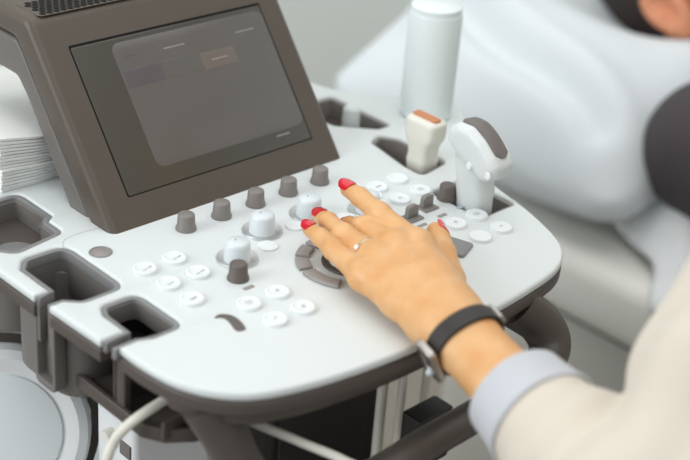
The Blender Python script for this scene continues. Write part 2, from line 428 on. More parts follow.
# ---- trackball with its ring of keys
lathe('trackball_ring', [(14.6, .3), (15.2, 1.5), (19.2, 1.5), (19.8, .8), (19.8, 0)], 'key2', mach, (595, 569, 0), 56)
lathe('trackball', [(0, 8)]+[(14.6*math.sin(a), 8-14.6*(1-math.cos(a))*.55) for a in np.linspace(.15, 1.57, 10)], 'cap', mach, (595, 569, 0), 48)
def arc(a0, a1, r0, r1, n=14):
    t = [math.radians(a0+(a1-a0)*k/n) for k in range(n+1)]
    return [(594.5+r1*math.cos(a), 568.5+r1*math.sin(a)) for a in t]+[(594.5+r0*math.cos(a), 568.5+r0*math.sin(a)) for a in t[::-1]]
for a0, a1 in ((168, 214), (138, 162), (107.5, 131.5), (77, 102), (48, 71.5), (17.5, 41.5), (-34, 12)):
    slab('arc_key', round_poly(arc(a0, a1, 27.8, 37.6), 0) if False else arc(a0, a1, 27.8, 37.6), 0, 2.6, 'key', mach, bevel=1.0, res=3)
# ---- toggles, flat key, small lamps, recesses
def toggle(x, y):
    b = rbox('toggle_key', x-7, x+7, y-6, y+6, 0, 1.2, 'knob', mach, r=1, bevel=.5)
    sl = slab('toggle_fin', round_poly([(-5.5, 0), (5.5, 0), (5.5, 9.5), (-5.5, 9.5)], [0, 0, 4, 4]), -2, 2, 'knob', b, bevel=.8, R=np.array([[1, 0, 0], [0, 0, 1], [0, 1, 0]]).T @ np.eye(3), c=(x, y+1, 1))
    return b
toggle(676, 589); toggle(697, 594)
slab('flat_key', round_poly([(655, 548), (675, 553), (681, 534), (661, 526)], 3), 0, 2.4, 'rim', mach, bevel=1)
for x, y, m in ((518, 584, 'key'), (674, 577, 'key'), (697, 579, 'key'), (718, 580, 'bluemark')):
    rbox('indicator_lamp', x-4.2, x+4.2, y-1.6, y+1.6, -.2, .5, m, mach, r=.8, bevel=.2)
e_ = lathe('round_recess', [(8.0, 0), (7.6, .5), (6.6, .5), (6.2, -.1), (0, -.1)], 'rim', mach, (469, 678, 0), 40)
lathe('recess_dimple', [(0, .15), (6.0, .15), (6.2, 0)], 'key', e_, (469, 678, 0), 32)
cres = slab('swoosh_mark', catmull([(477.4, 568.9), (482.2, 569.6), (486.7, 565.5), (487.9, 560.2), (486.8, 553.2), (484.5, 547.2), (481.8, 546.3), (478.9, 547.5), (478.6, 550.9), (480.6, 557.1), (481.6, 562.1), (480.6, 565.7), (477.5, 567.6)], 4), -.3, .5, 'knob2', mach, bevel=.15, res=1)
strokes('parting_line', [[(452, 694), (455, 702), (460, 706.5), (468, 708), (480, 707.5), (490, 706)]], .35, .02, 'mark', mach, (0, 0))

# ---- screen housing leaning back on the panel
TILT = math.atan2(81, 102)
nrm_s = V(0, -math.cos(TILT), math.sin(TILT)); up_s = V(0, math.sin(TILT), math.cos(TILT))
Rs = np.array([V(1, 0, 0), up_s, nrm_s]).T          # local (x, slant, outward)
S0 = V(0, 694, 2)
Rx = np.array([V(0, 1, 0), V(0, 0, 1), V(1, 0, 0)]).T  # profile (y,z) extruded along x
prof_front = round_poly([(687.4, -6), (791.1, 124.5), (880, 124.5), (880, 105.5), (807, 105.5), (798.5, 96), (717.5, -6)], [1, 14, 0, 0, 8, 6, 1], 8)
house = slab('screen_housing', prof_front, 488, 706, 'taupe', mach, bevel=6, res=6, R=Rx, angle=50)
prof_back = round_poly([(719.5, -4), (799, 95), (808, 104.5), (880, 104.5), (880, 77), (808, 77), (796, 65), (743.5, -4)], [1, 6, 8, 0, 0, 10, 10, 1], 8)
back = slab('back_shell', prof_back, 489.5, 702.5, 'taupe_lit', house, bevel=3, res=4, R=Rx, angle=50)
rbox('screen_column', 596, 690, 835, 880, 0, 80, 'taupe_lit', house, r=14, bevel=3)
def on_screen(name, poly, d0, d1, m, parent, bevel=.2): return slab(name, poly, d0, d1, m, parent, bevel=bevel, res=2, R=Rs, c=S0)
def rr(x0, x1, s0, s1, r): return rrect(x0, x1, s0, s1, r)
frame_line = on_screen('screen_gap', rr(511, 684.2, 18.6, 131.6, 1.6), .0, .25, 'deep', house, .1)
glass = on_screen('screen_glass', rr(512.2, 683, 19.4, 129.6, 1.2), .1, .45, 'glass', house, .12)
disp = on_screen('display', rr(543, 682.4, 32, 126, 7), .4, .55, 'ui', glass, .04)
on_screen('display_tab', rr(545, 578, 92, 105, 1), .52, .62, 'ui2', disp, .03)
on_screen('display_tab', rr(580.5, 611, 92, 105, 1), .52, .62, 'ui', disp, .03)
on_screen('display_tab', rr(613, 645, 91, 104, 1), .52, .64, 'ui3', disp, .03)
for x0, x1, s in ((585, 604, 114), (652, 670, 113), (652, 665, 28.5), (622, 637, 97.5), (552, 562, 115)):
    k = on_screen('display_text', rr(x0, x1, s-.55, s+.55, .3), .6, .7, 'uiline' if x0 != 552 else 'ui2', disp if s > 30 else glass, .03)
# vent grille on the top of the housing: honeycomb of raised black tiles, the openings' shade in their colour
g = rbox('vent_grille', 498, 694, 790, 822, 124.2, 124.8, 'taupe', house, r=4, bevel=.25)
bm = bmesh.new()
for r_ in range(6):
    for c_ in range(34):
        x = 503+c_*5.6+(2.8 if r_ % 2 else 0); y = 793.5+r_*4.6
        if x > 690: continue
        a = [bm.verts.new((x+2.65*math.cos(PI/6+k*PI/3), y+2.65*math.sin(PI/6+k*PI/3), 125.0)) for k in range(6)]
        bm.faces.new(a)
        b = [bm.verts.new((v.co.x, v.co.y, 124.6)) for v in a]
        for k in range(6): bm.faces.new((a[k], b[k], b[(k+1) % 6], a[(k+1) % 6]))
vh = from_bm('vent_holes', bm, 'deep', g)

# ---- handle loop under the front, cart body
hb = tube('front_handle', [(436, 527, -20), (445, 519, -42), (458, 504, -76), (482, 480, -88), (516, 461, -76), (560, 455, -67), (620, 455, -65), (668, 457, -63), (690, 464, -52), (690, 474, -38), (676, 486, -24)],
     [19, 18, 16, 14, 12.5, 12.5, 12.5, 13.5, 15, 16, 17], 'dark', mach, segs=20, n=8, flat=.8)
rbox('handle_latch', 640, 676, 528, 548, -175, -130, 'black', mach, r=3, bevel=2)
neck = rbox('support_column', 520, 680, 700, 900, -330, -38, 'body2', mach, r=30, bevel=6)
base = rbox('cart_base', 470, 800, 690, 1100, -860, -330, 'body', mach, r=40, bevel=12)
for x, y in ((500, 720), (770, 720), (500, 1060), (770, 1060)):
    c_ = lathe('caster', [(0, -14), (24, -14), (30, -9), (30, 9), (24, 14), (0, 14)], 'black', mach, (x, y, -869), 28, R=frame_from((1, .2, 0), (0, 0, 1)))
drum_dir = V(-.5, -.76, .42)
DP = (412, 719, -146)
RD = frame_from(drum_dir, (0, 0, 1))
drum = lathe('side_cover', [(0, 2), (42, 2), (46, 4), (54, 6), (60, 3), (62.5, -3), (63, -14), (62, -70), (0, -70)], 'body', mach, DP, 64, R=RD)
lathe('cover_disc', [(0, 5), (37, 5), (42, 4.4), (43, 2.4)], 'body2', drum, DP, 64, R=RD)
lathe('cover_seal', [(63.3, -14), (69, -18), (70, -70), (63.3, -70)], 'dark', drum, DP, 64, R=RD)
port = rbox('connector_block', 462, 530, 630, 676, -330, -113, 'body', mach, r=5, bevel=4)
lathe('latch_knob', [(0, 7), (4.5, 7), (5.2, 6), (5.5, 0)], 'cream', port, (462, 655, -132), 24, R=frame_from((-1, 0, 0), (0, 0, 1)))
rbox('connector_slot', 460.6, 463, 634, 646, -142, -131, 'lens2', port, r=.8, bevel=.4)
bay = rbox('equipment_bay', 596, 730, 640, 720, -330, -112, 'black', mach, r=5, bevel=3)
rbox('bay_door', 604, 700, 637, 641, -300, -160, 'black', bay, r=2, bevel=1.5)
lathe('bay_dial', [(0, 3), (8, 3), (9, 2), (9, 0)], 'deep', bay, (676, 640, -140), 28, R=frame_from((0, -1, 0)))
for k in range(4): rbox('bay_lamp', 628+k*9, 632+k*9, 638.4, 640.4, -152, -150.4, 'mark', bay, r=.4, bevel=.2)

# ================================================================ THINGS ON THE PANEL
# linear probe standing in the far holder
pr_ = thing('ultrasound_probe', 'small cream ultrasound probe with orange-brown tip in front of the pale cylinder', 'ultrasound probe', (748, 655, -50), 'ultrasound probes in the holders')
cpx, cpy = 755, 654
def f_lin(P):
    q = P-V(cpx, cpy, 0)
    z = q[:, 2]
    hw = np.interp(z, [-52, -20, 0, 6, 14, 21, 38], [8, 9, 10.8, 10, 11.2, 15.2, 16.2])     # half extent along y
    ht = np.interp(z, [-52, -20, 0, 6, 14, 21, 38], [8, 9, 10.8, 9.8, 10.2, 11.2, 10.4])
    k = np.sqrt((q[:, 0]/ht)**4+(q[:, 1]/hw)**4)**.5
    d = (k-1)*np.minimum(hw, ht)*.9
    return smax(smax(d, z-36, 4), -50-z, 4)
sdf_obj('probe_body', f_lin, (cpx-22, cpy-24, -56), (cpx+22, cpy+24, 56), 1.2, 'cream', pr_, 3)
slab('probe_lens', rrect(cpx-4.2, cpx+4.2, cpy-12.5, cpy+12.5, 2.5), 34.5, 37.6, 'lens', pr_, bevel=1)
# curved probe hooked in the right holder
cp = thing('ultrasound_probe', 'larger white hooked ultrasound probe with dark grey strip at right edge of panel', 'ultrasound probe', (738, 577, -50), 'ultrasound probes in the holders')
Rp = Rx
head = round_poly([(590+(a-590)*.92, b) for a, b in [(602, 47), (600, 58), (591, 64.5), (577, 65), (564, 58.5), (552, 49), (547, 42), (549, 33), (556, 27.5), (564, 27), (573, 33), (585, 39)]], 5, 5)
def poly_sdf(P2, poly):
    A = np.array(poly); d = np.full(len(P2), 1e9); ins = np.zeros(len(P2), bool)
    for i in range(len(A)):
        a, b = A[i-1], A[i]; e = b-a; w = P2-a; t = np.clip((w@e)/(e@e+1e-12), 0, 1)
        d = np.minimum(d, ((w-t[:, None]*e)**2).sum(1))
        c1 = (a[1] > P2[:, 1]) != (b[1] > P2[:, 1])
        xi = a[0]+(P2[:, 1]-a[1])/(b[1]-a[1]+1e-12)*(b[0]-a[0]); ins ^= c1 & (P2[:, 0] < xi)
    return np.where(ins, -1, 1)*np.sqrt(d)
CX = 727
def f_curv(P):
    h2 = poly_sdf(P[:, 1:], head)
    w = np.abs(P[:, 0]-CX)-13
    hd = smax(h2, w, 9)
    st = chain(P, [((CX+1, 584, 40), 12.5), ((CX+5, 580, 12), 14), ((CX+7, 579, -20), 13), ((CX+7, 579, -40), 10)], 2)
    st = smax(st, np.abs(P[:, 0]-CX-5)-13, 6)
    return smin(hd, st, 7)
sdf_obj('probe_body', f_curv, (CX-22, 540, -54), (CX+28, 612, 74), 1.2, 'white', cp, 2)
arcp = [(593, 63.3), (586, 65.2), (577, 65.2), (570, 62.5), (563, 58.4), (556, 52.8), (550.5, 47.6)]
bm = bmesh.new(); rows = []
ap = catmull([(590+(a[0]-590)*.92, a[1], 0) for a in arcp], 4)
for i, a in enumerate(ap):
    t = ap[min(i+1, len(ap)-1)]-ap[max(i-1, 0)]; t /= np.linalg.norm(t); n = V(-t[1], t[0]) if t[0] < 0 else V(t[1], -t[0]); n = n*(1 if n[1] > 0 else -1)
    hw = 6.8*min(1, math.sqrt(max(.1, min(i, len(ap)-1-i)/2.0)))
    rows.append([bm.verts.new((CX+u*hw, a[0]+n[0]*dz, a[1]+n[1]*dz)) for u, dz in ((-1, -1.5), (-1, .1), (-.85, .7), (0, .9), (.85, .7), (1, .1), (1, -1.5))])
for r0, r1 in zip(rows[:-1], rows[1:]):
    for k in range(6): bm.faces.new((r0[k], r0[k+1], r1[k+1], r1[k]))
from_bm('probe_lens', bm, 'lens2', cp)
for y, z in ((556, 36), (574, 37)): lathe('probe_button', [(0, 1), (2.2, 1), (2.8, 0)], 'bottle', cp, (CX-12.6, y, z), 20, R=frame_from((-1, 0, 0), (0, 0, 1)))
# third probe stem in the back holder
tp = thing('probe_stem', 'short white stem standing in the dark holder behind the screen corner', 'probe stem', (762, 742, -58))
lathe('stem_body', [(0, 12), (5, 12), (7, 10), (7.4, 0), (8, -30), (8, -55), (0, -55)], 'white', tp, (762, 742, 0), 28)
# white cylinder
bt = thing('cylindrical_bottle', 'tall pale blue-white plastic cylinder standing behind the probes', 'bottle', (824, 716, 0))
lathe('bottle_body', [(0, 0), (20.5, 0), (22, 1.5), (22, 88), (21.4, 90), (0, 90)], 'bottle', bt, (824, 716, .2), 56)
lathe('bottle_lid', [(0, 6), (19.5, 6), (20.7, 5), (20.9, 0), (0, 0)], 'bottle', bt, (824, 716, 90.2), 56)
# ---- paper towels
for k in range(16):
    dx, dy = rng.uniform(-1.2, 1.2, 2); w_, l_ = 118, 150; RW = 2.6-.9*0
    nx, ny = 24, 24; vs, fs = [], []
    ph = np.array([1.1, 2.3, .7])+rng.uniform(-.25, .25, 3); z0 = k*2.15+.3
    for s in (0, 1):
        for i in range(nx+1):
            for j in range(ny+1):
                x, y = i/nx, j/ny; ed = max(abs(2*x-1), abs(2*y-1))**8
                z = z0*(1.22-.55*x)+(1.95 if s else 0)*(1-.2*ed)*(1.12-.5*x)+.14*math.sin(9*x+ph[0])*math.sin(7*y+ph[0]*0+2)*min(1, k/5)
                vs.append((461+dx+x*w_+.5*math.sin(14*y+ph[1]), 788+dy+y*l_+.6*math.sin(16*x+ph[2]), z))
    N = (nx+1)*(ny+1); idx = lambda s, i, j: s*N+i*(ny+1)+j
    for i in range(nx):
        for j in range(ny):
            fs.append((idx(1, i, j), idx(1, i+1, j), idx(1, i+1, j+1), idx(1, i, j+1))); fs.append((idx(0, i, j), idx(0, i, j+1), idx(0, i+1, j+1), idx(0, i+1, j)))
    for i in range(nx):
        for j in (0, ny): fs.append((idx(0, i, j), idx(0, i+1, j), idx(1, i+1, j), idx(1, i, j)))
    for j in range(ny):
        for i in (0, nx): fs.append((idx(0, i, j), idx(0, i, j+1), idx(1, i, j+1), idx(1, i, j)))
    t_ = from_data('paper_towel', vs, fs, 'paper', None, None, 50)
    tag(t_, 'white folded paper towel in the stack beside the screen housing', 'paper towel', 'paper towels in the stack')
bun = sdf_obj('cloth_bundle', lambda P: rboxd(P, (500, 1000, 52.5), (120, 48, 49), 30)+2.5*wav(P, 3, 14), (370, 940, -2), (630, 1060, 104), 4, 'paper', None, 2)
tag(bun, 'soft white folded cloth bundle behind the paper towel stack', 'cloth')

# ================================================================ CABLES
tag(tube('white_cable', [(455, 560, -36), (442, 560, -36.5), (418, 562, -43), (408, 566, -51), (402, 570, -62), (396, 570, -78), (393, 576, -130), (400, 600, -250), (430, 640, -420)], 3.3, 'cable'), 'thick off-white cable bending down from the socket under the front left corner', 'cable')
tag(tube('white_cable', [(463, 540, -30.5), (470, 530, -49), (487, 499, -57), (500, 470, -61), (505, 448, -66), (512, 428, -110), (520, 425, -200)], 3.0, 'cable'), 'off-white cable slanting behind the handle in front of the black bay', 'cable')
for px_, (x, y) in zip((0, 1, 2), ((650, 580), (663, 571), (697, 577))):
    tag(tube('white_cable', [(x, y, -30.5), (x-1, y-2, -80), (x+2, y, -160), (x+8, y+6, -330), (x+12, y+20, -600)], 3.4, 'cable'),
        ['pale cable hanging under the panel beside the black bay, nearest the bay', 'pale cable hanging under the panel, middle of the three right of the black bay', 'pale cable hanging under the panel just behind the wrist strap'][px_], 'cable')

# ================================================================ BED, SHEET, PILLOW, PATIENT
bed = thing('examination_bed', 'examination bed with pale grey vinyl mattress behind the console', 'bed', (1480, 700, -900))
rbox('mattress', 1106, 1830, -520, 1096, -320, -240, 'bed', bed, r=30, bevel=22)
rbox('bed_frame', 1160, 1790, -500, 1086, -420, -345, 'bedframe', bed, r=12, bevel=8)
rbox('bed_gap_shade', 1150, 1800, -505, 1090, -345, -320, 'dark', bed, r=12, bevel=4)  # dark slab standing in for the shadowed gap between mattress and frame
rbox('bed_pedestal', 1230, 1740, 100, 1000, -840, -420, 'bedframe', bed, r=30, bevel=10)
rbox('bed_foot', 1200, 1770, -100, 1060, -899, -840, 'bedframe', bed, r=30, bevel=10)
# sheet over the mattress, hanging a little over the near side
vs, fs = [], []; nu, nv = 70, 130
hang_y = [-500, 300, 500, 602, 640, 690, 735]; hang = [70, 50, 34, 14, 8, 5, 4]
for i in range(nv+1):
    y = -500+1265*i/nv; hg = float(np.interp(y, hang_y, hang)); x_edge = 1130
    for j in range(nu+1):
        flat = 664-max(0, y-630)*.5; u = j/nu*(flat+(hg+26 if y < 630 else (hg+26)*max(0, 1-(y-630)/20)))      # arc length from the far side towards the near edge
        x = 1790-u; z = -238.0
        if u > flat:
            o = u-flat; a = min(o/24, 1.3); x = 1790-flat-24*math.sin(min(a, 1.57)); z = -238-24*(1-math.cos(min(a, 1.57)))-max(0, o-31)
        bunch = 60*math.exp(-((x-1186-max(0, y-630)*.5)/42)**2)*min(1, max(0, (y-470)/170))*(1+.25*math.sin(y/17)) if u <= flat else 0
        p = V(x, y, 0); wv = 5*math.sin(y/38+x/90)+4*math.sin(y/21-x/47+1.3)+3*math.sin(x/33+y/70)
        prox = 1
        vs.append((x-(abs(wv)*.5 if u > flat else 0), y, z+2.5+abs(wv)*.9+bunch))
for i in range(nv):
    for j in range(nu): a = i*(nu+1)+j; fs.append((a, a+1, a+nu+2, a+nu+1))
sh = from_data('bed_sheet', vs, fs, 'cloth', None, None, 0)
md = sh.modifiers.new('thickness', 'SOLIDIFY'); md.thickness = .002; md.offset = 1
tag(sh, 'white linen sheet spread over the bed with its wrinkled edge hanging over the side', 'sheet')
Rz = lambda a: np.array([[math.cos(a), -math.sin(a), 0], [math.sin(a), math.cos(a), 0], [0, 0, 1]])
Rxm = lambda a: np.array([[1, 0, 0], [0, math.cos(a), -math.sin(a)], [0, math.sin(a), math.cos(a)]])
PC = V(1402, 914, -130); PR = Rz(math.radians(1.5)) @ np.array([[math.cos(.18), 0, -math.sin(.18)], [0, 1, 0], [math.sin(.18), 0, math.cos(.18)]])
def f_pil(P):
    q = (P-PC)@PR; u, v = q[:, 0]/308, q[:, 1]/216
    r = np.clip(1-np.abs(u)**2.8, 0, 1)*np.clip(1-np.abs(v)**2.8, 0, 1)
    th = 146*np.power(r, .6)+2
    dent = 112*np.exp(-(((q[:, 0]-40)/150)**2+((q[:, 1]+50)/105)**2))
    fold = 8*np.sin(q[:, 0]/40-q[:, 1]/70+.6*np.sin(q[:, 1]/50))+6*np.sin(q[:, 0]/24+q[:, 1]/90+1)
    ga, gb = V(-180, 120), V(-262, -150); ge = gb-ga; gw = q[:, :2]-ga; gt = np.clip((gw@ge)/(ge@ge), 0, 1)
    gd = np.linalg.norm(gw-gt[:, None]*ge+np.stack([10*np.sin(gt*5), 0*gt], 1), axis=1)
    fold = fold-30*np.exp(-(gd/15)**2)+12*np.exp(-((gd-36)/18)**2)
    d = smax(q[:, 2]-(th-dent+fold*np.power(r, .5)*.9), -q[:, 2]-np.minimum(th*.6, 60), 6)*.72
    return np.maximum(d, smax(np.abs(q[:, 0])-306, np.abs(q[:, 1])-214, 50))
pil = sdf_obj('pillow', f_pil, (1066, 650, -256), (1740, 1170, 90), 6, 'pillow', None, 2)
tag(pil, 'large plump white pillow under the dark-haired head on the bed', 'pillow')
# patient: head on the pillow, shoulders in a dark shirt
pt = thing('person', 'patient lying on the bed in a dark grey shirt with one ear showing', 'person', (1400, 700, -238))
HC = V(1412, 850, -4)
def f_head(P):
    d = ell(P, HC, (78, 108, 96))
    d = smin(d, ell(P, HC+V(0, -52, 42), (52, 52, 52)), 30)
    d = smin(d, ell(P, HC+V(0, -30, 84), (16, 22, 30)), 16)            # nose
    d = smin(d, cone(P, HC+V(-8, -62, -42), HC+V(-8, -160, -72), 58, 64), 26)
    d = smin(d, ell(P, HC+V(0, -292, -92), (190, 150, 98)), 40)
    d = smin(d, ell(P, HC+V(0, -560, -110), (165, 240, 92)), 60)
    for s in (-1, 1):
        for (a, b, r1, r2) in (((184*s, -186, -118), (236*s, -500, -146), 70, 46), ((240*s, -500, -140), (170*s, -740, -60), 40, 30), ((90*s, -760, -130), (95*s, -1130, -140), 82, 58)):
            d = smin(d, cone(P, HC+V(*a), HC+V(*b), r1, r2), 20)
        d = smin(d, cone(P, HC+V(95*s, -1110, -150), HC+V(112*s, -1165, -40), 52, 36), 24)
    return d
sdf_obj('person_body', f_head, (1110, -400, -256), (1720, 985, 125), 7, 'skin2', pt, 2)
EC = HC+V(-87, -38, -26)
Re = frame_from((-1, -.12, .12), (.0, .93, .36))
def f_ear(P):
    q = (P-EC)@Re      # x along the ear's height (towards crown), z outwards
    o = ell(q, (0, 0, 0), (37, 23, 10)); o = smin(o, ell(q, (-28, 4, 0), (14, 12, 7)), 8)
    rim = np.sqrt((np.sqrt((q[:, 0]/1.6)**2+q[:, 1]**2)-17)**2+(q[:, 2]-6)**2)-4
    o = smin(o, rim, 4)
    o = smax(o, -ell(q, (2, -1, 10), (21, 11, 8)), 4)
    return smin(o, ell(q, (-4, 8, 6), (8, 4, 5)), 4)
sdf_obj('ear', f_ear, EC-46, EC+46, 1.8, 'ear', pt, 2)
def f_hair(P):
    d = ell(P, HC+V(0, 8, -2), (83, 113, 101))
    q = P-HC
    d = smax(d, (q[:, 2]-58)+.55*(-q[:, 1]-10), 8)
    front_ = q[:, 1]*-1-q[:, 2]*.55-48
    d = smax(d, -(q[:, 1]+.0*q[:, 2]+74), 6)
    d = smax(d, -ell(P, EC+V(4, -6, 8), (34, 34, 20)), 6)
    return d-.8*wav(P, 9, 5)
sdf_obj('hair', f_hair, HC-125, HC+125, 3, 'hair', pt, 1)
def f_shirt(P):
    d = f_head(P)-7-2.2*wav(P, 21, 26)
    d = smax(d, P[:, 1]-(HC[1]-112)-(.30*(HC[2]-60-P[:, 2])), 10)
    return smax(d, HC[1]-690-P[:, 1], 10)
def f_trousers(P):
    d = f_head(P)-8-2*wav(P, 33, 30)
    d = smax(d, P[:, 1]-(HC[1]-640), 8)
    d = smax(d, HC[1]-1085-P[:, 1], 8)
    return smax(d, np.abs(P[:, 0]-HC[0])-172, 8)
sdf_obj('trousers', f_trousers, (1220, -270, -256), (1600, 240, 30), 7, 'trousers', pt, 2)
sdf_obj('dark_shirt', f_shirt, (1090, 0, -256), (1750, 800, 120), 7, 'shirt', pt, 2)

# ================================================================ OPERATOR: left hand, forearm, sleeve
op = thing('person', 'operator in beige jacket resting a left hand with red nails over the panel', 'person', (560, 300, -400))
WR = V(569, 459, 18)
AX = V(47, -4, 19); AX /= np.linalg.norm(AX)            # across the hand, thumb side positive
DN = V(-.37, .02, .93); DN = DN-AX*(DN@AX); DN /= np.linalg.norm(DN)
ELB = V(524, 278, 0)
FA = ELB-WR; FA /= np.linalg.norm(FA)
fing = dict(
    index=[(V(610, 524, 27.5), 9.2), (V(616.5, 566, 31.5), 7.2), (V(620, 589, 33.5), 6.5), (V(622.5, 603.5, 33), 5.7)],
    middle=[(V(597.5, 532.5, 27), 10.2), (V(606.5, 570, 22), 7.5), (V(612, 589, 13.5), 6.6), (V(613, 597, 7.5), 5.8)],
    ring=[(V(583, 533, 22.5), 9.8), (V(590, 573, 21), 7.1), (V(596, 594, 20), 6.3), (V(601, 607, 16.5), 5.5)],
    pinky=[(V(567, 529, 17.5), 9.0), (V(573.5, 564.5, 18.5), 6.8), (V(577, 581, 19.6), 6.0), (V(580, 595, 18.6), 5.1)])
thumb = [(V(585, 470, 13), 14.5), (V(612, 497, 14.5), 10.8), (V(631.5, 519.5, 17), 8.3), (V(639, 531, 19.5), 7.8), (V(644, 539, 21.3), 6.5)]
def arm(P):
    d = None
    for s, ex in ((-1, 0), (1, 0)):
        c = chain(P, [(WR+AX*6.5*s+FA*-6, 13.5), (WR+AX*6*s+FA*22, 14.6), (WR+AX*6*s+FA*70, 15.6), (WR+AX*7*s+FA*125, 19)], 6)
        d = c if d is None else smin(d, c, 8)
    return d
def hand(P):
    palm = None
    mc = [fing[k][0][0] for k in ('index', 'middle', 'ring', 'pinky')]
    for m_, off, r0, r1 in zip(mc, (9, 3, -3, -9), (12.5, 12.5, 12, 11.5), (10.4, 10.6, 10.2, 9.6)):
        a = WR+AX*off
        mid = .5*(a+m_)+DN*1.2
        c = chain(P, [(a, r0+1.5), (mid, (r0+r1)/2+.6), (m_, r1)], 6); palm = c if palm is None else smin(palm, c, 9)
    palm = smin(palm, arm(P), 12)
    th = chain(P, thumb, 3)
    palm = smin(palm, th, 8)
    web = cone(P, V(606, 500, 15), V(604, 512, 20), 8, 8); palm = smin(palm, web, 8)
    out = palm
    for k, ch in fing.items():
        f = chain(P, ch, 3)
        f = smin(f, np.linalg.norm(P-(ch[1][0]+DN*1.2), axis=-1)-ch[1][1]*.96, 3)
        out = np.minimum(out, smin(palm, f, 7))
        # knuckle and tendon over the back of the hand
        out = smin(out, np.linalg.norm(P-(ch[0][0]+DN*1.8), axis=-1)-(ch[0][1]-1.6), 7)
    for m_, off in zip(mc[:3], (8, 3, -3)):
        out = smin(out, cone(P, m_+DN*6.8, WR+AX*off+DN*11.5, 2.6, 1.6), 6)
    # fold lines over the finger joints
    for k, ch in fing.items():
        t = ch[1][0]-ch[0][0]; t /= np.linalg.norm(t)
        for o_ in (-2.6, 0, 2.6):
            c0 = ch[1][0]+t*o_+DN*(ch[1][1]+.7)
            sd = np.cross(t, DN)
            out = smax(out, -cone(P, c0-sd*3.2, c0+sd*3.2, .55, .55), 1.0)
    return out
sdf_obj('person_body', hand, (490, 335, -40), (672, 630, 62), 1.3, 'skin', op, 2)
# ---- nails
def nail(name, a, b, r0, r1, dorsal, L=11.5, back=9.0):
    """plate on the dorsal side of the last joint: a joint centre, b tip centre"""
    t = b-a; t /= np.linalg.norm(t); n = dorsal-t*(dorsal@t); n /= np.linalg.norm(n); s = np.cross(t, n)
    rows, bm = [], bmesh.new(); N, K = 12, 12
    tl = r1+1.3                                  # free edge beyond the tip centre
    for lay in (0, 1):
        R_ = []
        for i in range(N+1):
            u = i/N; pos = tl-L*(1-u)*1.0
            w = math.radians(57)*(1-.22*abs(2*u-1)**6)
            row = []
            for k in range(K+1):
                a_ = w*(2*k/K-1)
                d_ = max(0, pos); rr_ = r1+.35-1.0*(d_/tl)**2
                if pos < 0: rr_ = r1+.35+(r0-r1)*(-pos/max(1, np.linalg.norm(b-a)))
                rr_ += (.75 if lay else 0)*(1-.5*abs(2*k/K-1)**4)-(0 if lay else .5)
                end = (abs(2*k/K-1)**2)*(-1.5*(u > .5)*(u-.5)*2+1.6*(u < .5)*(.5-u)*2)
                row.append(bm.verts.new(b+t*(pos+end)+rr_*(math.cos(a_)*n+math.sin(a_)*s)))
            R_.append(row)
        rows.append(R_)
    for lay in (0, 1):
        for i in range(N):
            for k in range(K): bm.faces.new((rows[lay][i][k], rows[lay][i+1][k], rows[lay][i+1][k+1], rows[lay][i][k+1]))
    edge = [(0, k) for k in range(K)]+[(i, K) for i in range(N)]+[(N, k) for k in range(K, 0, -1)]+[(i, 0) for i in range(N, 0, -1)]
    for (i, k), (i2, k2) in zip(edge, edge[1:]+edge[:1]): bm.faces.new((rows[0][i][k], rows[0][i2][k2], rows[1][i2][k2], rows[1][i][k]))
    return from_bm(name, bm, 'nail', op, None, 60)
DI = DN*.97+AX*.08
for k in ('index', 'middle', 'ring', 'pinky'):
    ch = fing[k]; n_ = nail('fingernail', ch[2][0], ch[3][0], ch[2][1], ch[3][1], DI if k != 'middle' else DN*.6+V(.3, .6, .1), L=13.5 if k != 'pinky' else 11.5)
nail('thumbnail', thumb[3][0], thumb[4][0], thumb[3][1], thumb[4][1], V(.62, -.68, .3), L=14)
# ---- ring with a small stone
rg = thing('finger_ring', 'thin pale gold ring with a small clear stone on the ring finger', 'ring', tuple(fing['ring'][0][0]))
rc = fing['ring'][0][0]*.70+fing['ring'][1][0]*.30; rt = fing['ring'][1][0]-fing['ring'][0][0]
Rr_ = frame_from(rt, DN)
rtu = rt/np.linalg.norm(rt); RS0 = np.linspace(4, 16, 121); rad_ = []
vs, fs = [], []
for i in range(48):
    a = 2*PI*i/48; dr = Rr_@V(math.cos(a), math.sin(a), 0)
    rad_.append(min(10.6, RS0[np.argmax(chain(rc+RS0[:, None]*dr, fing['ring'], 3) > 0)]))
    for w_, t_ in ((-1, .2), (-.9, .9), (0, 1.1), (.9, .9), (1, .2)): vs.append(rc+rtu*w_+(rad_[-1]+t_)*dr)
for i in range(48):
    for k in range(5): fs.append((i*5+k, ((i+1) % 48)*5+k, ((i+1) % 48)*5+(k+1) % 5, i*5+(k+1) % 5))
from_data('ring_band', vs, fs, 'gold', rg, tuple(rc), 50)
sd_ = DN*.8-AX*.6; sd_ -= rtu*(sd_@rtu); sd_ /= np.linalg.norm(sd_)
lathe('ring_stone', [(0, 1.6), (1.1, 1.6), (1.8, .9), (.8, -.6), (0, -.9)], 'gem', rg, tuple(rc+sd_*(max(rad_)+1.2)), 8, angle=5, R=frame_from(sd_, rt))
